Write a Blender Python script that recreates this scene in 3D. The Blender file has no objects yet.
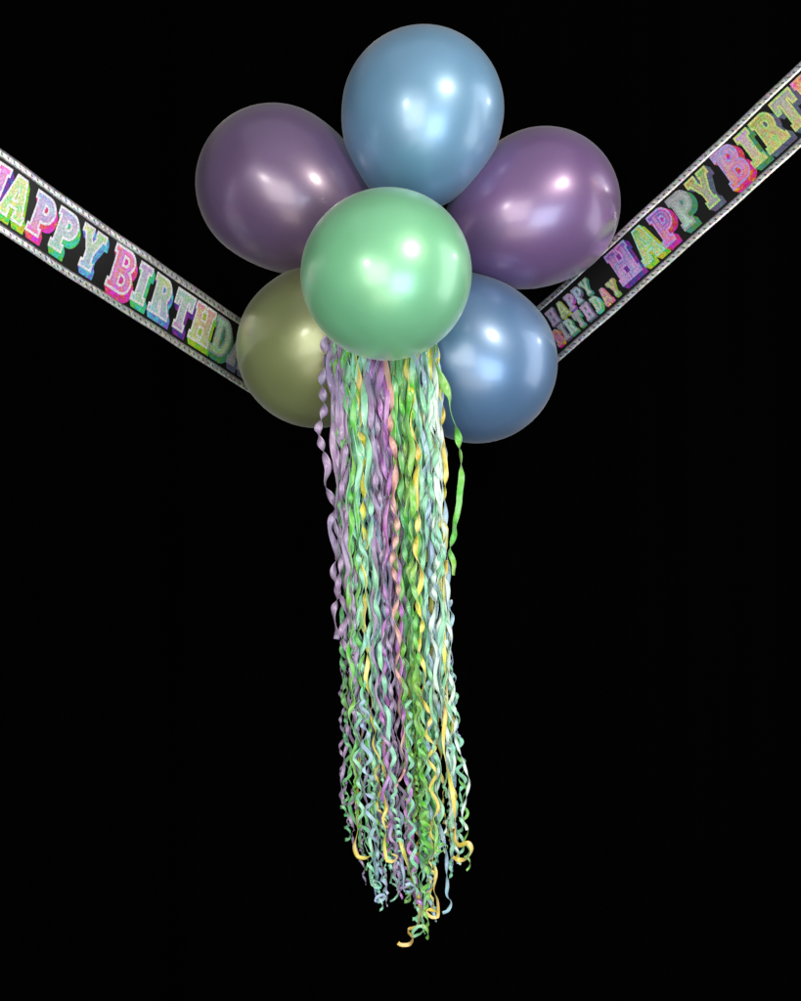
import bpy, bmesh, math, random
from mathutils import Vector, Matrix
from mathutils.geometry import tessellate_polygon

rnd = random.Random(11)
scn = bpy.context.scene
COL = scn.collection
PI = math.pi

# ------------------------------------------------------------------ frame of the photograph
S = 0.0016875          # metres per photo pixel at the balloon cluster
D = 2.3                # camera distance to the cluster
Z0 = 1.75              # camera height above the floor (never seen)
CX, CY = 400.5, 500.5


def P(px, py, depth=0.0):
    k = (D + depth) / D
    return Vector(((px - CX) * S * k, depth, Z0 + (CY - py) * S * k))


def proj_x(p):
    return CX + p.x * D / (D + p.y) / S


def srgb(r, g, b):
    def f(c):
        c /= 255.0
        return c / 12.92 if c <= 0.04045 else ((c + 0.055) / 1.055) ** 2.4
    return (f(r), f(g), f(b), 1.0)


# ------------------------------------------------------------------ helpers
def link(name, bm, mats, parent=None, smooth=True):
    me = bpy.data.meshes.new(name)
    bm.to_mesh(me)
    bm.free()
    if smooth:
        for p in me.polygons:
            p.use_smooth = True
    for m in (mats if isinstance(mats, (list, tuple)) else [mats]):
        me.materials.append(m)
    o = bpy.data.objects.new(name, me)
    COL.objects.link(o)
    if parent:
        o.parent = parent
    return o


def tag(o, label=None, cat=None, group=None, kind=None):
    if label:
        o['label'] = label
    if cat:
        o['category'] = cat
    if group:
        o['group'] = group
    if kind:
        o['kind'] = kind
    return o


def new_mat(name):
    m = bpy.data.materials.new(name)
    m.use_nodes = True
    nt = m.node_tree
    return m, nt, nt.nodes['Principled BSDF']


def nd(nt, t, **kw):
    n = nt.nodes.new(t)
    for k, v in kw.items():
        setattr(n, k, v)
    return n


# ------------------------------------------------------------------ materials
def balloon_mat(name, col, metallic=0.45, rough=0.38, coat=0.7):
    m, nt, b = new_mat(name)
    tc = nd(nt, 'ShaderNodeTexCoord')
    # faint cloudy thickness of the stretched latex
    n1 = nd(nt, 'ShaderNodeTexNoise')
    n1.inputs['Scale'].default_value = 7.0
    n1.inputs['Detail'].default_value = 3.0
    nt.links.new(tc.outputs['Object'], n1.inputs['Vector'])
    mr = nd(nt, 'ShaderNodeMapRange')
    mr.inputs['From Min'].default_value = 0.3
    mr.inputs['From Max'].default_value = 0.7
    mr.inputs['To Min'].default_value = 0.88
    mr.inputs['To Max'].default_value = 1.1
    nt.links.new(n1.outputs['Fac'], mr.inputs['Value'])
    hv = nd(nt, 'ShaderNodeHueSaturation')
    hv.inputs['Color'].default_value = col
    nt.links.new(mr.outputs['Result'], hv.inputs['Value'])
    nt.links.new(hv.outputs['Color'], b.inputs['Base Color'])
    # pearl flecks: very fine roughness change
    n2 = nd(nt, 'ShaderNodeTexNoise')
    n2.inputs['Scale'].default_value = 420.0
    nt.links.new(tc.outputs['Object'], n2.inputs['Vector'])
    mr2 = nd(nt, 'ShaderNodeMapRange')
    mr2.inputs['To Min'].default_value = rough - 0.05
    mr2.inputs['To Max'].default_value = rough + 0.07
    nt.links.new(n2.outputs['Fac'], mr2.inputs['Value'])
    nt.links.new(mr2.outputs['Result'], b.inputs['Roughness'])
    b.inputs['Metallic'].default_value = metallic
    b.inputs['Coat Weight'].default_value = coat
    b.inputs['Coat Roughness'].default_value = 0.185
    b.inputs['Coat IOR'].default_value = 1.5
    b.inputs['IOR'].default_value = 2.1      # mica pearl pigment: a broad whitish lobe
    b.inputs['Sheen Weight'].default_value = 0.25
    b.inputs['Sheen Roughness'].default_value = 0.4
    # thin rubber lets some light through
    tr = nd(nt, 'ShaderNodeBsdfTranslucent')
    nt.links.new(hv.outputs['Color'], tr.inputs['Color'])
    mx = nd(nt, 'ShaderNodeMixShader')
    mx.inputs['Fac'].default_value = 0.25
    nt.links.new(b.outputs['BSDF'], mx.inputs[1])
    nt.links.new(tr.outputs['BSDF'], mx.inputs[2])
    nt.links.new(mx.outputs['Shader'], nt.nodes['Material Output'].inputs['Surface'])
    return m


def ribbon_mat(name, col):
    m, nt, b = new_mat(name)
    tc = nd(nt, 'ShaderNodeTexCoord')
    n1 = nd(nt, 'ShaderNodeTexNoise')
    n1.inputs['Scale'].default_value = 60.0
    nt.links.new(tc.outputs['Object'], n1.inputs['Vector'])
    mr = nd(nt, 'ShaderNodeMapRange')
    mr.inputs['To Min'].default_value = 0.75
    mr.inputs['To Max'].default_value = 1.2
    nt.links.new(n1.outputs['Fac'], mr.inputs['Value'])
    hv = nd(nt, 'ShaderNodeHueSaturation')
    hv.inputs['Color'].default_value = col
    nt.links.new(mr.outputs['Result'], hv.inputs['Value'])
    # variegated dye: the tint drifts along every ribbon
    n3 = nd(nt, 'ShaderNodeTexNoise')
    n3.inputs['Scale'].default_value = 16.0
    n3.inputs['Detail'].default_value = 1.0
    nt.links.new(tc.outputs['Object'], n3.inputs['Vector'])
    m3 = nd(nt, 'ShaderNodeMapRange')
    m3.inputs['From Min'].default_value = 0.3
    m3.inputs['From Max'].default_value = 0.7
    m3.inputs['To Min'].default_value = 0.48
    m3.inputs['To Max'].default_value = 0.54
    nt.links.new(n3.outputs['Fac'], m3.inputs['Value'])
    nt.links.new(m3.outputs['Result'], hv.inputs['Hue'])
    m4 = nd(nt, 'ShaderNodeMapRange')
    m4.inputs['From Min'].default_value = 0.3
    m4.inputs['From Max'].default_value = 0.7
    m4.inputs['To Min'].default_value = 1.1
    m4.inputs['To Max'].default_value = 0.7
    nt.links.new(n1.outputs['Fac'], m4.inputs['Value'])
    nt.links.new(m4.outputs['Result'], hv.inputs['Saturation'])
    nt.links.new(hv.outputs['Color'], b.inputs['Base Color'])
    b.inputs['Coat Weight'].default_value = 0.5
    b.inputs['Coat Roughness'].default_value = 0.22
    b.inputs['Roughness'].default_value = 0.38
    b.inputs['Sheen Weight'].default_value = 0.2
    tr = nd(nt, 'ShaderNodeBsdfTranslucent')
    nt.links.new(hv.outputs['Color'], tr.inputs['Color'])
    mx = nd(nt, 'ShaderNodeMixShader')
    mx.inputs['Fac'].default_value = 0.32
    nt.links.new(b.outputs['BSDF'], mx.inputs[1])
    nt.links.new(tr.outputs['BSDF'], mx.inputs[2])
    nt.links.new(mx.outputs['Shader'], nt.nodes['Material Output'].inputs['Surface'])
    return m


def film_mat():
    m, nt, b = new_mat('black_banner_film')
    b.inputs['Base Color'].default_value = (0.004, 0.004, 0.004, 1)
    b.inputs['Roughness'].default_value = 0.35
    b.inputs['Specular IOR Level'].default_value = 0.25
    return m


def holo_color(nt, base_socket, uvsock, scale, hue_amt, val_lo, val_hi, sat=1.0):
    """foil flakes: every cell a slightly different hue and brightness"""
    mp = nd(nt, 'ShaderNodeVectorMath', operation='SCALE')
    mp.inputs['Scale'].default_value = scale
    nt.links.new(uvsock, mp.inputs[0])
    vo = nd(nt, 'ShaderNodeTexVoronoi')
    vo.inputs['Scale'].default_value = 1.0
    nt.links.new(mp.outputs['Vector'], vo.inputs['Vector'])
    sp = nd(nt, 'ShaderNodeSeparateColor')
    nt.links.new(vo.outputs['Color'], sp.inputs['Color'])
    hu = nd(nt, 'ShaderNodeMapRange')
    hu.inputs['To Min'].default_value = 0.5 - hue_amt
    hu.inputs['To Max'].default_value = 0.5 + hue_amt
    nt.links.new(sp.outputs['Red'], hu.inputs['Value'])
    va = nd(nt, 'ShaderNodeMapRange')
    va.inputs['To Min'].default_value = val_lo
    va.inputs['To Max'].default_value = val_hi
    nt.links.new(sp.outputs['Green'], va.inputs['Value'])
    hs = nd(nt, 'ShaderNodeHueSaturation')
    hs.inputs['Saturation'].default_value = sat
    nt.links.new(hu.outputs['Result'], hs.inputs['Hue'])
    nt.links.new(va.outputs['Result'], hs.inputs['Value'])
    nt.links.new(base_socket, hs.inputs['Color'])
    return hs.outputs['Color']


def print_mat():
    m, nt, b = new_mat('holographic_print')
    at = nd(nt, 'ShaderNodeAttribute', attribute_name='print')
    uv = nd(nt, 'ShaderNodeUVMap', uv_map='UVMap')
    # broad rainbow drift of the holographic foil, then single flakes
    nz = nd(nt, 'ShaderNodeTexNoise')
    nz.inputs['Scale'].default_value = 75.0
    nt.links.new(uv.outputs['UV'], nz.inputs['Vector'])
    hr = nd(nt, 'ShaderNodeMapRange')
    hr.inputs['From Min'].default_value = 0.3
    hr.inputs['From Max'].default_value = 0.7
    hr.inputs['To Min'].default_value = 0.36
    hr.inputs['To Max'].default_value = 0.62
    nt.links.new(nz.outputs['Fac'], hr.inputs['Value'])
    dr = nd(nt, 'ShaderNodeHueSaturation')
    nt.links.new(hr.outputs['Result'], dr.inputs['Hue'])
    nt.links.new(at.outputs['Color'], dr.inputs['Color'])
    c = holo_color(nt, dr.outputs['Color'], uv.outputs['UV'], 700.0, 0.07, 0.5, 1.0)
    nt.links.new(c, b.inputs['Base Color'])
    b.inputs['Roughness'].default_value = 0.42
    b.inputs['Metallic'].default_value = 0.5
    return m


def border_mat():
    m, nt, b = new_mat('silver_foil_border')
    uv = nd(nt, 'ShaderNodeUVMap', uv_map='UVMap')
    rgb = nd(nt, 'ShaderNodeRGB')
    rgb.outputs[0].default_value = srgb(232, 220, 230)
    c = holo_color(nt, rgb.outputs[0], uv.outputs['UV'], 330.0, 0.5, 0.6, 1.35, sat=2.2)
    # printed row of slanted dark dashes along the strip (u in metres, v across in metres)
    sx = nd(nt, 'ShaderNodeSeparateXYZ')
    nt.links.new(uv.outputs['UV'], sx.inputs['Vector'])

    def math_(op, a, bb):
        n = nd(nt, 'ShaderNodeMath', operation=op)
        for i, s in enumerate((a, bb)):
            if s is None:
                continue
            if isinstance(s, (int, float)):
                n.inputs[i].default_value = s
            else:
                nt.links.new(s, n.inputs[i])
        return n.outputs[0]
    sl = math_('ADD', sx.outputs['X'], math_('MULTIPLY', sx.outputs['Y'], 0.8))
    fr = math_('FRACT', math_('MULTIPLY', sl, 1 / 0.0118), None)
    d1 = math_('ABSOLUTE', math_('SUBTRACT', fr, 0.5), None)
    du = math_('LESS_THAN', d1, 0.15)
    dv = math_('LESS_THAN', math_('ABSOLUTE', sx.outputs['Y'], None), 0.0019)
    mask = math_('MULTIPLY', math_('MULTIPLY', du, dv), 0.8)
    mx = nd(nt, 'ShaderNodeMix', data_type='RGBA')
    nt.links.new(mask, mx.inputs[0])
    nt.links.new(c, mx.inputs[6])
    mx.inputs[7].default_value = (0.01, 0.01, 0.015, 1)
    nt.links.new(mx.outputs[2], b.inputs['Base Color'])
    b.inputs['Roughness'].default_value = 0.33
    b.inputs['Metallic'].default_value = 0.84
    return m


# ------------------------------------------------------------------ backdrop: black cloth
def build_backdrop():
    m, nt, b = new_mat('black_velvet')
    b.inputs['Base Color'].default_value = (0.0006, 0.0006, 0.0006, 1)
    b.inputs['Roughness'].default_value = 1.0
    b.inputs['Specular IOR Level'].default_value = 0.0
    bm = bmesh.new()
    nx, nz = 240, 8
    g = []
    for i in range(nx + 1):
        x = -3.0 + 6.0 * i / nx
        col = []
        for j in range(nz + 1):
            z = 0.0 + 3.6 * j / nz
            y = 1.0 + 0.022 * math.sin(x * 17 + 0.6 * math.sin(x * 5)) + 0.012 * math.sin(x * 41 + z * 0.5)
            col.append(bm.verts.new((x, y, z)))
        g.append(col)
    for i in range(nx):
        for j in range(nz):
            bm.faces.new((g[i][j], g[i + 1][j], g[i + 1][j + 1], g[i][j + 1]))
    o = link('backdrop', bm, m)
    tag(o, 'plain black cloth hanging behind the balloons and banners', 'backdrop', kind='structure')


build_backdrop()


# ------------------------------------------------------------------ balloons
def balloon_profile(R, stretch):
    """(distance along the axis from the centre, radius); the crown is at -R, the neck on the + side"""
    pts = []
    n = 44
    for i in range(n + 1):
        a = PI / 2 * i / n
        pts.append((-R * math.cos(a), R * math.sin(a)))
    L = R * stretch
    for i in range(1, n + 1):
        t = i / n
        a = PI / 2 * t
        # rounder first, then drawn out to the neck
        r = R * math.cos(a) ** (0.92 + 0.25 * t)
        pts.append((L * math.sin(a) * (1 + 0.06 * t * t), max(r, 0.012)))
    z = pts[-1][0]
    for dz, r in ((0.006, 0.0095), (0.013, 0.0075), (0.017, 0.0105), (0.021, 0.0105), (0.024, 0.007), (0.031, 0.012), (0.034, 0.0125), (0.035, 0.011)):
        pts.append((z + dz, r))
    return pts


def make_balloon(px, py, depth, rpx, knot, mat, label, stretch=1.12):
    c = P(px, py, depth)
    R = rpx * S * (D + depth) / D
    ax = (knot - c).normalized()
    q = Vector((0, 0, 1)).rotation_difference(ax).to_matrix()
    bm = bmesh.new()
    seg = 96
    prof = balloon_profile(R, stretch)
    rings = []
    for (h, r) in prof:
        if r < 1e-6:
            rings.append([bm.verts.new(q @ Vector((0, 0, h)))])
            continue
        ring = []
        for k in range(seg):
            a = 2 * PI * k / seg
            wob = 1 + 0.006 * math.sin(2 * a + px) + 0.004 * math.sin(3 * a + py)
            ring.append(bm.verts.new(q @ Vector((r * wob * math.cos(a), r * wob * math.sin(a), h))))
        rings.append(ring)
    for a, b in zip(rings, rings[1:]):
        if len(a) == 1:
            for k in range(seg):
                bm.faces.new((a[0], b[(k + 1) % seg], b[k]))
        else:
            for k in range(seg):
                bm.faces.new((a[k], a[(k + 1) % seg], b[(k + 1) % seg], b[k]))
    bm.faces.new(rings[-1])
    bmesh.ops.recalc_face_normals(bm, faces=bm.faces)
    o = link('balloon', bm, mat)
    o.location = c
    tag(o, label, 'balloon', 'pearl balloons tied in a cluster')
    return o


M_BLUE = balloon_mat('pearl_sky_blue_latex', srgb(108, 156, 192), metallic=0.3)
M_BLUE2 = balloon_mat('pearl_steel_blue_latex', srgb(86, 126, 170), metallic=0.35)
M_GREEN = balloon_mat('pearl_mint_green_latex', srgb(122, 198, 150), metallic=0.25)
M_PURP = balloon_mat('pearl_purple_latex', srgb(100, 74, 118), metallic=0.35)
M_PURP2 = balloon_mat('pearl_violet_latex', srgb(116, 82, 138), metallic=0.35)
M_OLIVE = balloon_mat('pearl_olive_yellow_latex', srgb(132, 142, 86), metallic=0.35)

KN = P(396, 278, 0.02)
make_balloon(423, 109.5, 0.0, 80.8, KN, M_BLUE, 'sky blue pearl balloon at the very top of the cluster', stretch=1.22)
make_balloon(275.5, 185, 0.06, 79.3, P(396, 268, 0.02), M_PURP, 'dull purple pearl balloon between the top blue one and the olive one', stretch=1.38)
make_balloon(543, 205.5, 0.07, 76.8, KN, M_PURP2, 'violet pearl balloon overlapping the end of the banner that shows small lettering', stretch=1.35)
make_balloon(316, 348.5, 0.075, 79, KN, M_OLIVE, 'olive yellow pearl balloon half hidden behind the green one', stretch=1.25)
make_balloon(477, 362.5, 0.07, 80.5, KN, M_BLUE2, 'steel blue pearl balloon beside the top of the streamers, lowest of the cluster', stretch=1.22)
make_balloon(386.5, 274.5, -0.185, 85.5, P(395, 290, 0.03), M_GREEN, 'mint green pearl balloon in front, round and facing out over the others', stretch=1.06)


# ------------------------------------------------------------------ letters (slab serif, height 1)
def arc(cx, cy, rx, ry, a0, a1, n=10):
    return [(cx + rx * math.cos(math.radians(a0 + (a1 - a0) * i / n)), cy + ry * math.sin(math.radians(a0 + (a1 - a0) * i / n))) for i in range(n + 1)]


t = 0.16
LET = {
    'I': (0.52, [[(0, 0), (.52, 0), (.52, t), (.41, t), (.41, 1 - t), (.52, 1 - t), (.52, 1), (0, 1), (0, 1 - t), (.11, 1 - t), (.11, t), (0, t)]]),
    'H': (0.95, [[(0, 0), (.43, 0), (.43, t), (.36, t), (.36, .41), (.59, .41), (.59, t), (.52, t), (.52, 0), (.95, 0), (.95, t), (.88, t), (.88, 1 - t),
                  (.95, 1 - t), (.95, 1), (.52, 1), (.52, 1 - t), (.59, 1 - t), (.59, .6), (.36, .6), (.36, 1 - t), (.43, 1 - t), (.43, 1), (0, 1), (0, 1 - t),
                  (.07, 1 - t), (.07, t), (0, t)]]),
    'T': (0.82, [[(.18, 0), (.64, 0), (.64, t), (.56, t), (.56, .8), (.64, .8), (.66, .62), (.82, .62), (.82, 1), (0, 1), (0, .62), (.16, .62), (.18, .8),
                  (.26, .8), (.26, t), (.18, t)]]),
    'A': (0.94, [[(0, 0), (.37, 0), (.37, t), (.32, t), (.345, .26), (.595, .26), (.62, t), (.57, t), (.57, 0), (.94, 0), (.94, t), (.87, t), (.65, 1), (.29, 1),
                  (.07, t), (0, t)], [(.385, .42), (.47, .76), (.555, .42)]]),
    'Y': (0.92, [[(.24, 0), (.68, 0), (.68, t), (.6, t), (.6, .42), (.82, 1 - t), (.92, 1 - t), (.92, 1), (.54, 1), (.54, 1 - t), (.58, 1 - t), (.46, .62),
                  (.34, 1 - t), (.38, 1 - t), (.38, 1), (0, 1), (0, 1 - t), (.1, 1 - t), (.32, .42), (.32, t), (.24, t)]]),
    'P': (0.8, [[(0, 0), (.47, 0), (.47, t), (.38, t), (.38, .36)] + arc(.48, .68, .32, .32, -90, 90, 14) + [(0, 1), (0, 1 - t), (.09, 1 - t), (.09, t), (0, t)],
                [(.38, .57), (.38, .79)] + arc(.46, .68, .1, .11, 90, -90, 8)]),
    'R': (0.88, [[(0, 0), (.45, 0), (.45, t), (.38, t), (.38, .38), (.43, .38), (.57, 0), (.88, 0), (.88, t), (.82, t), (.7, .44)] + arc(.48, .7, .3, .3, -42, 90, 12)
                 + [(0, 1), (0, 1 - t), (.09, 1 - t), (.09, t), (0, t)], [(.38, .59), (.38, .81)] + arc(.46, .7, .1, .11, 90, -90, 8)]),
    'B': (0.84, [[(0, 0)] + arc(.55, .28, .29, .28, -90, 58, 10) + arc(.52, .745, .27, .255, -58, 90, 10) + [(0, 1), (0, 1 - t), (.09, 1 - t), (.09, t), (0, t)],
                 [(.38, .16), (.38, .4)] + arc(.49, .28, .11, .12, 90, -90, 8), [(.38, .62), (.38, .84)] + arc(.48, .73, .1, .11, 90, -90, 8)]),
    'D': (0.88, [[(0, 0)] + arc(.42, .5, .46, .5, -90, 90, 18) + [(0, 1), (0, 1 - t), (.09, 1 - t), (.09, t), (0, t)],
                 [(.38, .2), (.38, .8)] + arc(.42, .5, .17, .3, 90, -90, 12)]),
}


def offset_loop(lp, d):
    """grow a counter-clockwise loop outwards by d (a clockwise hole shrinks)"""
    out = []
    n = len(lp)
    for i in range(n):
        p0, p1, p2 = Vector(lp[i - 1]), Vector(lp[i]), Vector(lp[(i + 1) % n])
        e1, e2 = (p1 - p0), (p2 - p1)
        if e1.length < 1e-6 or e2.length < 1e-6:
            out.append(tuple(p1))
            continue
        n1 = Vector((e1.y, -e1.x)).normalized()
        n2 = Vector((e2.y, -e2.x)).normalized()
        b = n1 + n2
        if b.length < 1e-4:
            out.append(tuple(p1 + n1 * d))
            continue
        b.normalize()
        k = min(1 / max(b.dot(n1), 0.35), 1.6)
        out.append(tuple(p1 + b * d * k))
    return out


def area2(lp):
    return sum(lp[i - 1][0] * lp[i][1] - lp[i][0] * lp[i - 1][1] for i in range(len(lp)))


def letter_loops(ch, d):
    w, loops = LET[ch]
    res = []
    for k, lp in enumerate(loops):
        a = area2(lp)
        if (k == 0 and a < 0) or (k > 0 and a > 0):
            lp = lp[::-1]
        res.append(offset_loop(lp, d))
    return w, res


# ------------------------------------------------------------------ banners
class Banner:
    def __init__(self, pa, pb, width):
        self.a, self.b = pa, pb
        self.d = (pb - pa).normalized()
        z = Vector((0, 0, 1))
        self.w = (z - self.d * z.dot(self.d)).normalized()
        self.n = self.d.cross(self.w).normalized()
        if self.n.y > 0:
            self.n = -self.n
        self.width = width
        self.len = (pb - pa).length
        self.ph = rnd.uniform(0, 6)

    def at(self, u, v, e=0.0):
        wave = 0.0012 * math.sin(u * 17 + self.ph) + 0.0007 * math.sin(u * 47 + v * 30 + self.ph * 2) + 0.0007 * math.sin(v * 46 + u * 9)
        sag = -0.002 * math.sin(PI * max(0, min(1, u / self.len)))
        return self.a + self.d * u + self.w * (v + sag) + self.n * (wave + e)

    def u_of(self, px):
        lo, hi = -0.5, self.len + 0.5
        s = 1 if proj_x(self.a + self.d * hi) > proj_x(self.a + self.d * lo) else -1
        for _ in range(50):
            mid = (lo + hi) / 2
            if (proj_x(self.a + self.d * mid) - px) * s < 0:
                lo = mid
            else:
                hi = mid
        return (lo + hi) / 2


M_FILM, M_PRINT, M_BORDER = film_mat(), print_mat(), border_mat()


def strip_mesh(bn, u0, u1, v0, v1, e_front, e_back, nu, nv):
    """a band with real thickness following the banner's surface; UV in metres, v from the band's middle"""
    bm = bmesh.new()
    uvl = bm.loops.layers.uv.new('UVMap')
    vm = (v0 + v1) / 2
    store = {}

    def grid(e):
        g = []
        for i in range(nu + 1):
            u = u0 + (u1 - u0) * i / nu
            row = []
            for j in range(nv + 1):
                v = v0 + (v1 - v0) * j / nv
                vt = bm.verts.new(bn.at(u, v, e))
                store[vt] = (u, v - vm)
                row.append(vt)
            g.append(row)
        return g
    f, b = grid(e_front), grid(e_back)
    for i in range(nu):
        for j in range(nv):
            bm.faces.new((f[i][j], f[i + 1][j], f[i + 1][j + 1], f[i][j + 1]))
            bm.faces.new((b[i][j], b[i][j + 1], b[i + 1][j + 1], b[i + 1][j]))
    for i in range(nu):
        bm.faces.new((f[i][0], b[i][0], b[i + 1][0], f[i + 1][0]))
        bm.faces.new((f[i][nv], f[i + 1][nv], b[i + 1][nv], b[i][nv]))
    for j in range(nv):
        bm.faces.new((f[0][j], f[0][j + 1], b[0][j + 1], b[0][j]))
        bm.faces.new((f[nu][j], b[nu][j], b[nu][j + 1], f[nu][j + 1]))
    for fc in bm.faces:
        for lp in fc.loops:
            lp[uvl].uv = store[lp.vert]
    bmesh.ops.recalc_face_normals(bm, faces=bm.faces)
    return bm


def lettering_mesh(bn, items):
    """items: (char, u_centre, v_bottom, height, condense, face_top, face_bottom, side, outline)"""
    out = bmesh.new()
    ocl = out.verts.layers.float_color.new('print')
    ouv = out.loops.layers.uv.new('UVMap')

    def layer(ch, d, uc, v0, h, cond, shift, e, ct, cb, uspan):
        w, loops = letter_loops(ch, d)
        bm = bmesh.new()
        pts = [Vector((x, y, 0)) for lp in loops for (x, y) in lp]
        tris = tessellate_polygon([[Vector((x, y, 0)) for (x, y) in lp] for lp in loops])
        vs = [bm.verts.new(p) for p in pts]
        for tr in tris:
            try:
                bm.faces.new([vs[i] for i in tr])
            except ValueError:
                pass
        for axis, rng in ((Vector((1, 0, 0)), [0.12 * k for k in range(0, 9)]), (Vector((0, 1, 0)), [0.2 * k for k in range(0, 6)])):
            for k in rng:
                bmesh.ops.bisect_plane(bm, geom=bm.verts[:] + bm.edges[:] + bm.faces[:], plane_co=axis * k, plane_no=axis)
        mp = {}
        for v in bm.verts:
            u = uc + (v.co.x - w / 2) * h * cond + shift[0]
            vv = v0 + v.co.y * h + shift[1]
            nv = out.verts.new(bn.at(u, vv, e))
            f = max(0, min(1, v.co.y))
            nv[ocl] = [cb[i] + (ct[i] - cb[i]) * f for i in range(3)] + [1]
            mp[v] = (nv, (u, vv))
        for f in bm.faces:
            q = [mp[v] for v in f.verts]
            try:
                nf = out.faces.new([a for a, _ in q])
            except ValueError:
                continue
            for lp, (_, uv) in zip(nf.loops, q):
                lp[ouv].uv = uv
        bm.free()

    for (ch, uc, v0, h, cond, ct, cb, side, outl) in items:
        n = 7
        for k in range(n, 0, -1):      # printed block shade behind the face, running down and to the right
            f = k / n
            layer(ch, 0.035, uc, v0, h, cond, (0.13 * h * f * 0.75, -0.15 * h * f), 0.00035 + 0.00003 * (n - k), side, side, 0)
        layer(ch, 0.035, uc, v0, h, cond, (0, 0), 0.00062, outl, outl, 0)
        layer(ch, -0.03, uc, v0, h, cond, (0, 0), 0.00072, ct, cb, 0)
        lt = [c + (0.62 - c) * 0.3 for c in ct[:3]] + [1]
        lb = [c + (0.62 - c) * 0.3 for c in cb[:3]] + [1]
        layer(ch, -0.078, uc, v0, h, cond, (0, 0), 0.00082, lt, lb, 0)
    for f in out.faces:
        f.normal_update()
        if f.normal.dot(bn.n) < 0:
            f.normal_flip()
    return out


C = dict(
    pink=srgb(240, 120, 200), hot=srgb(232, 60, 150), purple=srgb(120, 50, 160), lilac=srgb(200, 160, 225), lime=srgb(150, 205, 50),
    plime=srgb(196, 226, 140), mint=srgb(70, 205, 140), pmint=srgb(170, 225, 200), blue=srgb(96, 140, 225), pblue=srgb(165, 195, 240),
    white=srgb(236, 232, 240), grey=srgb(165, 165, 175), slate=srgb(92, 92, 130), crimson=srgb(222, 40, 80), rose=srgb(238, 110, 130),
    peach=srgb(240, 180, 150), teal=srgb(70, 150, 110), orange=srgb(240, 130, 80), yellow=srgb(225, 220, 120), olive=srgb(165, 185, 80),
    magenta=srgb(205, 45, 140), violet=srgb(160, 80, 195), dgrey=srgb(70, 80, 80))


def build_banner(pa, pb, width, px_start, px_end, words, label):
    bn = Banner(pa, pb, width)
    root = bpy.data.objects.new('birthday_banner', None)
    COL.objects.link(root)
    root.location = pa
    tag(root, label, 'banner', 'foil birthday banners strung behind the balloons')
    us = sorted((bn.u_of(px_start), bn.u_of(px_end)))
    hw = width / 2
    bw = width * 0.105
    kids = [link('film', strip_mesh(bn, us[0], us[1], -hw, hw, 0.0, -0.0003, 160, 12), M_FILM)]
    for sgn in (1, -1):
        a, b = sorted((sgn * hw, sgn * (hw - bw)))
        o = link('border_strip', strip_mesh(bn, us[0], us[1], a, b, 0.0003, 0.0001, 160, 3), M_BORDER)
        kids.append(o)
    for wd in words:
        items = []
        for (ch, px, vfrac, hfrac, cond, ct, cb, side, ol) in wd:
            items.append((ch, bn.u_of(px), vfrac * hw, hfrac * width, cond, C[ct], C[cb], C[side], C[ol]))
        kids.append(link('lettering', lettering_mesh(bn, items), M_PRINT, smooth=False))
    for o in kids:
        o.parent = root
        o.matrix_parent_inverse = Matrix.Translation(-pa)
    return bn


LV, LH = -0.50, 0.58
left_words = [
    [('H', -9, LV, LH, 0.74, 'pink', 'lilac', 'purple', 'white'), ('A', 15, LV, LH, 0.74, 'plime', 'plime', 'lime', 'white'),
     ('P', 42, LV, LH, 0.76, 'pblue', 'pink', 'hot', 'white'), ('P', 65, LV, LH, 0.76, 'lilac', 'pmint', 'mint', 'white'),
     ('Y', 90, LV, LH, 0.76, 'plime', 'pblue', 'blue', 'white')],
    [('B', 121.5, LV - .06, LH * 1.1, 0.76, 'pink', 'pink', 'hot', 'white'), ('I', 141, LV, LH, 0.76, 'lilac', 'pmint', 'mint', 'white'),
     ('R', 161, LV, LH, 0.76, 'plime', 'pblue', 'blue', 'white'), ('T', 182, LV, LH, 0.76, 'pmint', 'lilac', 'purple', 'white'),
     ('H', 202, LV, LH, 0.74, 'peach', 'plime', 'lime', 'white'), ('D', 222, LV, LH, 0.74, 'pmint', 'plime', 'teal', 'grey'),
     ('A', 240, LV, LH, 0.74, 'grey', 'grey', 'slate', 'grey'), ('Y', 257, LV, LH, 0.74, 'grey', 'plime', 'lime', 'grey')],
]
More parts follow.
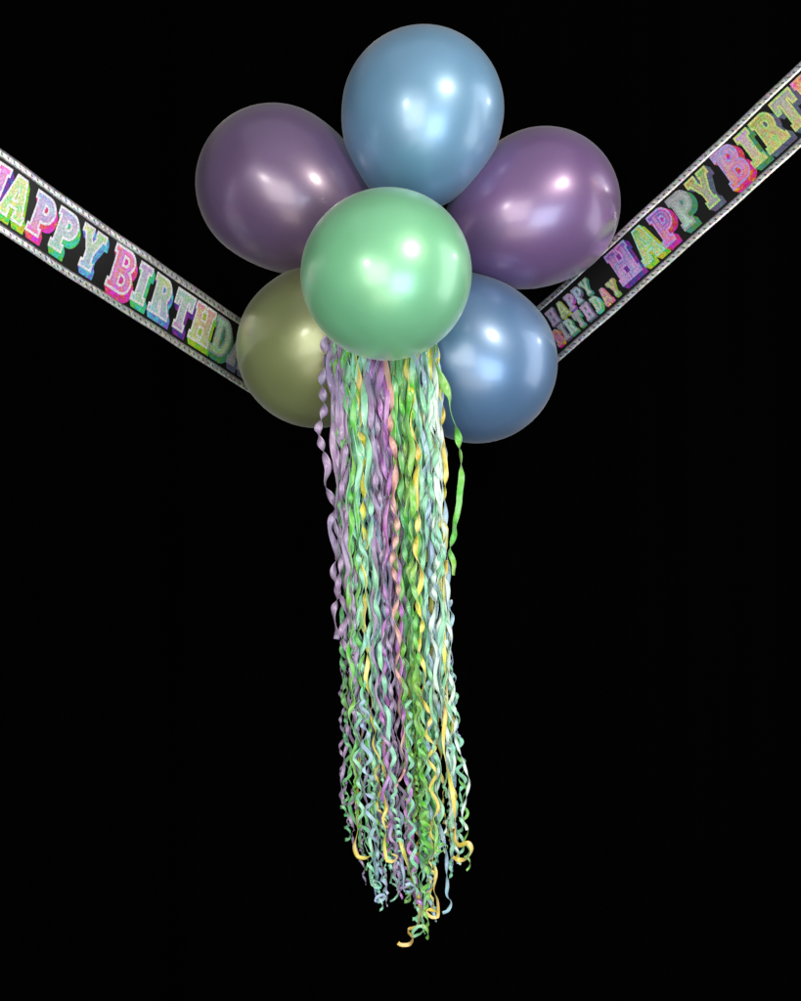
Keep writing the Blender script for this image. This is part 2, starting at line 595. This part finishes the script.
right_words = [
    [(c, x + 5, 0.06, 0.27, k, a, a, b, 'grey') for (c, x, k, a, b) in (
        ('H', 552.5, .62, 'lilac', 'slate'), ('A', 561.5, .62, 'plime', 'olive'), ('P', 570, .7, 'lilac', 'violet'), ('P', 577.5, .7, 'pblue', 'slate'),
        ('Y', 585.5, .66, 'pmint', 'teal'))],
    [(c, x - 4, -0.60, 0.27, k, a, a, b, 'grey') for (c, x, k, a, b) in (
        ('B', 556.5, .66, 'rose', 'crimson'), ('I', 562.5, .66, 'grey', 'slate'), ('R', 569, .62, 'pmint', 'teal'), ('T', 577, .62, 'grey', 'teal'),
        ('H', 585.5, .58, 'lilac', 'slate'), ('D', 594.5, .62, 'pmint', 'mint'), ('A', 603, .6, 'peach', 'rose'), ('Y', 611.5, .62, 'yellow', 'olive'))],
    [('H', 624, LV, LH, 0.72, 'violet', 'lilac', 'purple', 'lilac'), ('A', 646, LV, LH, 0.72, 'lime', 'plime', 'lime', 'pmint'),
     ('P', 665.5, LV, LH, 0.72, 'violet', 'pink', 'magenta', 'lilac'), ('P', 684.5, LV, LH, 0.72, 'grey', 'pmint', 'teal', 'grey'),
     ('Y', 705, LV, LH, 0.72, 'olive', 'grey', 'slate', 'plime')],
    [('B', 732.5, LV - .06, LH * 1.1, 0.7, 'lilac', 'rose', 'crimson', 'lilac'), ('I', 751, LV, LH, 0.72, 'lilac', 'yellow', 'teal', 'plime'),
     ('R', 770, LV, LH, 0.72, 'olive', 'yellow', 'slate', 'plime'), ('T', 791, LV, LH, 0.72, 'grey', 'yellow', 'slate', 'plime'),
     ('H', 815, LV, LH, 0.72, 'orange', 'peach', 'violet', 'peach'), ('D', 840, LV, LH, 0.72, 'pink', 'lilac', 'purple', 'lilac')],
]
build_banner(P(0, 190, -0.265), P(240, 352, 0.13), 0.115, -70, 284, left_words,
             'brighter foil birthday banner whose end disappears behind the olive balloon')
# the right banner reads from the balloons outwards
build_banner(P(549, 332.5, 0.17), P(801, 104, -0.12), 0.111, 505, 870, right_words,
             'dimmer foil birthday banner by the violet balloon, small two-line lettering before its big letters')


# ------------------------------------------------------------------ streamers
RC = dict(lime=srgb(132, 200, 78), green=srgb(104, 192, 106), mint=srgb(144, 214, 174), pale_blue=srgb(160, 196, 216), lavender=srgb(164, 144, 184),
          violet=srgb(182, 118, 198), salmon=srgb(212, 156, 148), yellow=srgb(230, 208, 88), whitish=srgb(212, 232, 224))
RM = {k: ribbon_mat(k + '_ribbon_paper', v) for k, v in RC.items()}
RWORD = dict(lime='lime green', green='leaf green', mint='mint green', pale_blue='pale blue', lavender='greyish lavender', violet='violet',
             salmon='salmon pink', yellow='yellow', whitish='whitish')


def smoothnoise(seed):
    r = random.Random(seed)
    k = [(r.uniform(0.006, 0.03), r.uniform(0, 6.28), r.uniform(0.4, 1)) for _ in range(4)]
    return lambda y: sum(a * math.sin(f * y + p) for f, p, a in k) / 2.2


def catmull(pts, yv):
    """piecewise smooth value of a list of (y, value)"""
    if yv <= pts[0][0]:
        return pts[0][1]
    for (y0, a), (y1, b) in zip(pts, pts[1:]):
        if yv <= y1:
            s = (yv - y0) / (y1 - y0)
            s = s * s * (3 - 2 * s)
            return a + (b - a) * s
    return pts[-1][1]


def ribbon_from_centres(cs, normals, widths, mat):
    """strip along centres with a slight trough across; has a thickness of 0.25 mm"""
    bm = bmesh.new()
    rows = []
    n = len(cs)
    for i in range(n):
        T = (cs[min(i + 1, n - 1)] - cs[max(i - 1, 0)]).normalized()
        N = normals[i]
        N = (N - T * N.dot(T))
        if N.length < 1e-5:
            N = Vector((0, 1, 0))
        N.normalize()
        B = T.cross(N).normalized()
        h = widths[i] / 2
        row = []
        for s, dip in ((-1, 0.0), (-0.5, -0.12), (0.5, -0.12), (1, 0.0)):
            row.append(bm.verts.new(cs[i] + B * h * s + N * dip * h))
        rows.append(row)
    for a, b in zip(rows, rows[1:]):
        for j in range(3):
            bm.faces.new((a[j], a[j + 1], b[j + 1], b[j]))
    o = link('streamer', bm, mat)
    so = o.modifiers.new('thickness', 'SOLIDIFY')
    so.thickness = 0.00025
    return o


def helix_streamer(xpts, y0, y1, depth_pts, colour, seed, w0=7.5, w1=4.5, a0=1.7, a1=3.2, l0=64, l1=27, curl=45):
    """crimped ribbon: sways and rolls irregularly, flat lengths between twists, tight curls only near the end"""
    r = random.Random(seed)
    nz, nz2 = smoothnoise(seed * 3 + 1), smoothnoise(seed * 5 + 2)
    cs, ns, ws = [], [], []
    y = y0
    roll, sway, sway2 = r.uniform(0, 2 * PI), r.uniform(0, 6), r.uniform(0, 6)
    # roll speed changes every short length
    seg_end, spd = y0, 0.0
    lamk, ampk = 1.0, 1.0
    cph = r.uniform(0, 6)
    cr, cl = r.uniform(1.5, 6.0), r.uniform(9, 19)
    kx, ky = r.uniform(-1, 1), r.uniform(-0.5, 0.5)
    spd_s, lam_s, amp_s = 0.0, 1.0, 1.0
    while y < y1:
        fy = max(0, min(1, (y - 340) / 520))
        e = max(0, min(1, (y - (y1 - curl)) / curl)) if curl > 0 else 0
        top = max(0, min(1, (y - 300) / 60))
        if y >= seg_end:
            seg_end = y + r.uniform(14, 46) * (1 - 0.5 * fy)
            spd = r.choice((-1, 1)) * r.choice((0.15, 0.4, 0.8, 1.2, 1.5))
            lamk, ampk = r.uniform(0.65, 1.6), r.uniform(0.3, 1.5)
        step = 1.1 if e < 0.05 else 0.6
        spd_s += (spd - spd_s) * 0.12
        lam_s += (lamk - lam_s) * 0.1
        amp_s += (ampk - amp_s) * 0.1
        lam = (l0 + (l1 - l0) * fy) * lam_s
        amp = (a0 + (a1 - a0) * fy) * amp_s * (0.3 + 0.7 * top)
        roll += spd_s * 2 * PI / (l0 + (l1 - l0) * fy) * step
        sway += 2 * PI / lam * step
        sway2 += 2 * PI / (lam * 1.37) * step
        cph += 2 * PI / (cl + 0.35 * cl * math.sin(y * 0.13 + seed)) * step
        ca = e * cr * (1 - 0.3 * e)
        cx = catmull(xpts, y) + 2.2 * nz(y) * top + e * e * 11 * kx
        dep = catmull(depth_pts, y)
        px = cx + amp * (1 - e) * math.sin(sway) + ca * math.cos(cph)
        pz = y + ca * 0.9 * math.sin(cph + ky) * 0.9
        cs.append(P(px, pz, dep + S * (amp * math.sin(sway2) + ca * math.sin(cph))))
        n1 = Vector((math.sin(roll), -math.cos(roll), 0))
        n2 = Vector((math.cos(cph), math.sin(cph), 0.3 * ky))
        ns.append(n1 * (1 - e) + n2 * e)
        ws.append((w0 + (w1 - w0) * min(1, fy * 1.15)) * S * (1 - 0.35 * e) * (0.9 + 0.2 * nz2(y * 0.6 + 50)))
        y += step
    return ribbon_from_centres(cs, ns, ws, RM[colour])


def path_streamer(pts, colour, seed, w0, w1, tw=0.09, amp=1.5):
    """hand-laid strand through (px, py, depth) points, twisting as it goes"""
    dense = []
    n = len(pts)
    for i in range(n - 1):
        p0, p1, p2, p3 = pts[max(i - 1, 0)], pts[i], pts[i + 1], pts[min(i + 2, n - 1)]
        L = math.hypot(p2[0] - p1[0], p2[1] - p1[1])
        m = max(3, int(L / 1.0))
        for k in range(m):
            s = k / m
            q = []
            for c in range(3):
                a, b, cc, d = p0[c], p1[c], p2[c], p3[c]
                q.append(0.5 * (2 * b + (cc - a) * s + (2 * a - 5 * b + 4 * cc - d) * s * s + (3 * b - a - 3 * cc + d) * s ** 3))
            dense.append(q)
    dense.append(list(pts[-1]))
    r = random.Random(seed)
    ph = r.uniform(0, 6)
    nz = smoothnoise(seed)
    cs, ns, ws = [], [], []
    for i, (x, y, d) in enumerate(dense):
        f = i / len(dense)
        ph += tw * (1 + 0.5 * nz(i * 2.0))
        cs.append(P(x + amp * math.cos(ph), y, d + amp * S * math.sin(ph)))
        ns.append(Vector((math.cos(ph), math.sin(ph), 0.15)))
        ws.append((w0 + (w1 - w0) * f) * S)
    return ribbon_from_centres(cs, ns, ws, RM[colour])


GROUP = 'curly ribbon streamers hanging under the balloons'

# the tassel's outline: (y, x)
LE = [(340, 329), (360, 331), (430, 334), (550, 338), (700, 345), (800, 350), (860, 360), (905, 374), (945, 395)]
RE = [(340, 437), (360, 438), (430, 444), (550, 446), (700, 450), (800, 456), (850, 455), (905, 447), (945, 432)]

PAL = [
    (0.08, [('green', 4), ('lavender', 5)]),
    (0.20, [('green', 4), ('lime', 3), ('lavender', 3), ('yellow', 1), ('mint', 2)]),
    (0.34, [('mint', 6), ('green', 2), ('yellow', 1.5), ('pale_blue', 4)]),
    (0.52, [('violet', 5), ('lavender', 6), ('pale_blue', 1.5), ('salmon', 1)]),
    (0.60, [('salmon', 1.5), ('yellow', 4), ('lavender', 2), ('lime', 2)]),
    (0.79, [('lime', 6), ('green', 4), ('mint', 3), ('yellow', 1)]),
    (1.01, [('whitish', 2.5), ('pale_blue', 4), ('mint', 4), ('yellow', 1.5)]),
]


def pick(f):
    for lim, opts in PAL:
        if f < lim:
            tot = sum(w for _, w in opts)
            q = rnd.uniform(0, tot)
            for c, w in opts:
                q -= w
                if q <= 0:
                    return c
    return 'green'


N = 76
ends_hi = []
for i in range(N):
    f = (i + rnd.uniform(0.1, 0.9)) / N
    col = pick(f)
    g = f + rnd.uniform(-0.06, 0.06)           # it wanders a little on the way down
    h = g + rnd.uniform(-0.07, 0.07)
    g, h = max(0.0, min(1, g)), max(0.02, min(0.98, h))

    def at(y, q):
        return catmull(LE, y) + (catmull(RE, y) - catmull(LE, y)) * q
    y1 = rnd.choice((rnd.uniform(835, 880), rnd.uniform(780, 870), rnd.uniform(850, 905)))
    if 0.1 < h < 0.3 and rnd.random() < 0.35:
        y1 = rnd.uniform(885, 912)
    if 0.5 < h < 0.8 and rnd.random() < 0.4:
        y1 = rnd.uniform(895, 942)
    if (f < 0.12 or f > 0.9) and rnd.random() < 0.6:
        y1 = rnd.uniform(620, 830)
    xs = [(296, 395 + (f - 0.5) * 34), (350, at(350, f)), (480, at(480, f)), (640, at(640, g)), (min(y1, 800), at(min(y1, 800), h))]
    if y1 > 810:
        hh = h if y1 < 885 else 0.5 + (h - 0.5) * 0.85
        xs.append((y1, at(y1, hh)))
    # front-to-back place in the bundle: a rounded section, fuller in the middle
    thick = 0.05 * math.sqrt(max(0.05, 1 - (2 * f - 1) ** 2))
    dd = rnd.uniform(-1, 1) * thick * 0.5
    dp = [(296, -0.035), (345, -0.078 + dd * 0.12), (420, -0.095 + dd * 0.6), (640, -0.085 + dd), (y1, -0.08 + dd * 0.9)]
    o = helix_streamer(xs, 296, y1, dp, col, 100 + i, w0=rnd.uniform(6.4, 9.4), w1=rnd.uniform(3.0, 5.2), curl=rnd.uniform(25, 85))
    zone = 'olive balloon side' if g < 0.33 else ('middle' if g < 0.67 else 'blue balloon side')
    lab = {'olive balloon side': '%s curly ribbon strand in the tassel, on the side under the olive balloon',
           'middle': '%s curly ribbon strand in the middle of the tassel under the green balloon',
           'blue balloon side': '%s curly ribbon strand in the tassel, on the side under the steel blue balloon'}[zone] % RWORD[col]
    tag(o, lab, 'streamer', GROUP)

# strands that stand apart
o = helix_streamer([(296, 380), (345, 324), (430, 322), (520, 331), (620, 336), (660, 338)], 296, 640,
                   [(296, -0.04), (340, -0.088), (430, -0.095), (640, -0.08)], 'lavender', 901, 8.5, 6.5, 2.6, 3.0, 50, 40, 0)
tag(o, 'wide lavender ribbon strand down the outer edge of the tassel, crossing the olive balloon', 'streamer', GROUP)
o = helix_streamer([(296, 410), (345, 434), (404, 449), (440, 460), (500, 462), (530, 454), (550, 450), (566, 456), (576, 455)], 296, 576,
                   [(296, -0.04), (350, -0.09), (440, -0.1), (576, -0.1)], 'lime', 902, 8.5, 7.0, 1.6, 2.0, 60, 40, 0)
tag(o, 'lone lime green ribbon strand dangling clear of the tassel beside the steel blue balloon', 'streamer', GROUP)
o = path_streamer([(446, 560, -.09), (444, 640, -.09), (446, 700, -.09), (444, 745, -.1), (452, 790, -.1), (455, 820, -.105), (454, 838, -.11), (459, 845, -.12), (468, 843, -.13),
                   (472, 850, -.125), (468, 858, -.115), (459, 860, -.11), (453, 857, -.11)], 'yellow', 903, 4.2, 4.6, 0.05, 0.6)
tag(o, 'yellow ribbon strand ending in a big open hook beside the tip of the tassel', 'streamer', GROUP)
o = path_streamer([(446, 640, -.09), (452, 690, -.09), (455, 715, -.09), (457, 745, -.09), (464, 765, -.09), (470, 780, -.09), (466, 795, -.09), (463, 812, -.09), (467, 830, -.09)],
                  'whitish', 904, 4.0, 2.6, 0.16, 1.2)
tag(o, 'thin whitish ribbon strand straying outwards low on the steel blue balloon side', 'streamer', GROUP)
o = path_streamer([(400, 840, -.09), (412, 880, -.09), (420, 905, -.09), (418, 925, -.09), (408, 930, -.1), (413, 938, -.11), (410, 944, -.1), (402, 945, -.1), (398, 943, -.1)],
                  'yellow', 905, 4.0, 3.6, 0.05, 0.5)
tag(o, 'pale yellow ribbon strand whose curled end hangs lowest of all', 'streamer', GROUP)
o = path_streamer([(436, 800, -.09), (445, 850, -.09), (448, 880, -.09), (446, 895, -.09), (450, 902, -.095), (448, 910, -.1), (443, 913, -.1)],
                  'pale_blue', 906, 3.8, 3.2, 0.12, 1.2)
tag(o, 'pale blue ribbon strand with a small loose curl low beside the tip', 'streamer', GROUP)
o = path_streamer([(350, 700, -.08), (347, 735, -.08), (345, 765, -.08), (340, 782, -.08), (343, 800, -.08), (349, 815, -.08), (353, 830, -.08)],
                  'lavender', 907, 4.0, 3.0, 0.2, 1.6)
tag(o, 'thin lavender ribbon strand straying outwards low on the olive balloon side', 'streamer', GROUP)
o = path_streamer([(362, 700, -.06), (360, 760, -.06), (357, 800, -.075), (357, 830, -.09), (354, 845, -.11), (358, 856, -.12), (366, 858, -.12), (372, 855, -.12)],
                  'yellow', 908, 4.0, 3.8, 0.06, 0.8)
tag(o, 'yellow ribbon end flicking up low on the olive balloon side of the tassel', 'streamer', GROUP)

for k, (xs, y0, y1, col, dep, wd) in enumerate((
        ([(560, 444), (650, 449), (720, 455), (790, 461), (850, 458)], 560, 852, 'mint', -.085, 4.2),
        ([(600, 446), (680, 452), (760, 458), (800, 452), (880, 455)], 600, 872, 'pale_blue', -.07, 3.6),
        ([(620, 440), (720, 452), (770, 462), (830, 465), (870, 469)], 620, 868, 'lime', -.08, 3.0),
        ([(600, 342), (690, 344), (760, 349), (800, 346), (840, 352)], 600, 842, 'green', -.08, 4.0),
        ([(640, 346), (730, 343), (790, 344), (830, 352), (880, 366)], 640, 884, 'lavender', -.07, 3.2),
        ([(700, 356), (800, 362), (860, 372), (910, 379)], 700, 912, 'mint', -.1, 4.4),
        ([(700, 366), (800, 368), (860, 376), (900, 384)], 700, 896, 'pale_blue', -.105, 4.4),
        ([(680, 418), (800, 424), (870, 428), (930, 425)], 680, 936, 'lime', -.11, 4.6),
        ([(700, 410), (800, 412), (870, 414), (920, 416)], 700, 930, 'mint', -.1, 4.2))):
    o = helix_streamer(xs, y0, y1, [(y0, dep), (y1, dep)], col, 960 + k * 7, w0=wd, w1=wd, a0=2.4, a1=3.6, l0=26, l1=19, curl=75)
    if k < 3:
        lab = '%s curly ribbon strand in the tassel, on the side under the steel blue balloon'
    elif k < 7:
        lab = '%s curly ribbon strand in the tassel, on the side under the olive balloon'
    else:
        lab = '%s curly ribbon strand in the middle of the tassel under the green balloon'
    tag(o, lab % RWORD[col], 'streamer', GROUP)

def loop_streamer(x0, y0, x1, y1, r0, turns, way, dep, col, wd, seed):
    """crimped strand, tucked into the tassel, that ends in an open and uneven ring of curled ribbon"""
    r = random.Random(seed)
    pts = []
    m = max(4, int((y1 - y0) / 13))
    for q in range(m):
        f = q / m
        a = 3.0 * (1 - 0.5 * f)
        pts.append((x0 + (x1 - x0) * f + a * (1 if q % 2 else -1) * r.uniform(0.4, 1.1), y0 + (y1 - y0) * f + r.uniform(-3, 3),
                    dep + 0.04 - 0.035 * f + r.uniform(-0.004, 0.004)))
    n = int(8 * turns)
    tilt = r.uniform(-0.5, 0.5)
    for q in range(n + 1):
        a = q / 8 * 2 * PI
        rr = r0 * (1 - 0.3 * q / n) * r.uniform(0.85, 1.12)
        dx, dy = way * (rr - rr * math.cos(a)), rr * math.sin(a) * 0.7
        pts.append((x1 + dx, y1 + dy + tilt * dx, dep - 0.004 - 0.006 * q / 8))
    return path_streamer(pts, col, seed, wd, wd * 0.8, 0.07, 0.6)


for k, (x0, y0, x1, y1, r0, turns, way, dep, col, wd, lab) in enumerate((
        (420, 800, 424, 928, 7, 1.1, -1, -.1, 'mint', 3.6, 'mint green ribbon strand with a ring curl at the very tip of the tassel'),
        (426, 780, 438, 915, 6.5, 0.9, -1, -.105, 'yellow', 3.6, 'yellow ribbon strand with a ring curl just above the lowest tip'),
        (398, 780, 404, 888, 7, 0.9, 1, -.1, 'pale_blue', 3.8, 'pale blue ribbon strand ending in a ring curl in the gap between the two tips'),
        (396, 760, 396, 884, 8.5, 0.7, 1, -.095, 'lavender', 3.4, 'lavender ribbon strand ending in a wide half ring between the two tips'),
        (432, 760, 436, 848, 6.5, 0.95, 1, -.12, 'lime', 3.8, 'lime green ribbon strand with a curled end close beside the big yellow hook'),
        (384, 740, 386, 858, 7, 0.8, 1, -.12, 'yellow', 3.8, 'yellow ribbon strand ending in a small hook in the middle of the tassel'),
        (370, 760, 372, 882, 5.5, 1.3, 1, -.105, 'mint', 4.2, 'mint green ribbon strand with a tight curl on the smaller tip under the olive balloon'),
        (374, 780, 376, 900, 5, 1.3, 1, -.1, 'pale_blue', 4.0, 'pale blue ribbon strand with a tight ring curl lowest on the smaller tip'))):
    o = loop_streamer(x0, y0, x1, y1, r0, turns, way, dep, col, wd, 1200 + k)
    tag(o, lab, 'streamer', GROUP)

# ------------------------------------------------------------------ camera
cam = bpy.data.cameras.new('camera')
co = bpy.data.objects.new('camera', cam)
COL.objects.link(co)
co.location = (0, -D, Z0)
co.rotation_euler = (PI / 2, 0, 0)
cam.sensor_fit = 'VERTICAL'
cam.sensor_height = 24
cam.lens = 24 * D / (1001 * S)
cam.clip_end = 100
scn.camera = co


# ------------------------------------------------------------------ lamps
TGT = Vector((0, 0, Z0 + 0.3))


def area(name, direction, dist, sx, sy, power, col, shape='RECTANGLE'):
    l = bpy.data.lights.new(name, 'AREA')
    l.shape = shape
    l.size, l.size_y = sx, sy
    l.energy = power
    l.color = col
    ob = bpy.data.objects.new(name, l)
    COL.objects.link(ob)
    d = Vector(direction).normalized()
    ob.location = TGT + d * dist
    ob.rotation_euler = (-d).to_track_quat('-Z', 'Y').to_euler()
    return ob


area('key_lamp', (0.47, -0.78, 0.37), 2.6, 0.36, 0.36, 46, (1.0, 0.9, 0.74), 'DISK')
area('window_lamp', (0.34, -0.87, -0.30), 3.2, 1.5, 1.3, 58, (0.70, 0.87, 1.0))
area('room_lamp', (-0.20, -0.94, -0.10), 3.2, 1.7, 1.5, 56, (1.0, 0.95, 0.82))
area('second_lamp', (-0.40, -0.9, 0.12), 2.9, 0.3, 0.3, 13, (1.0, 0.95, 0.86), 'DISK')
area('low_lamp', (0.02, -0.84, -0.58), 3.4, 2.2, 1.2, 22, (1.0, 0.84, 0.66))
area('strip_lamp', (0.998, -0.05, 0.06), 2.6, 1.3, 2.5, 34, (0.98, 0.98, 1.0))
area('ceiling_fill', (0.0, -0.5, 0.86), 3.2, 4.6, 3.6, 22, (0.95, 0.96, 1.0))  # added fill light, imitates the grey ceiling's glow on the balloon tops
area('side_lamp', (0.93, 0.18, 0.3), 2.6, 0.16, 0.16, 4, (1.0, 0.97, 0.92), 'DISK')

w = bpy.data.worlds.new('World')
scn.world = w
w.use_nodes = True
bg = w.node_tree.nodes['Background']
bg.inputs['Color'].default_value = (0.85, 0.9, 1.0, 1)
bg.inputs['Strength'].default_value = 0.17

vs = scn.view_settings
scn.display_settings.display_device = 'sRGB'
vs.view_transform = 'Standard'
vs.look = 'None'
vs.exposure = 0
vs.gamma = 1
scn.cycles.use_denoising = True
scn.cycles.max_bounces = 8
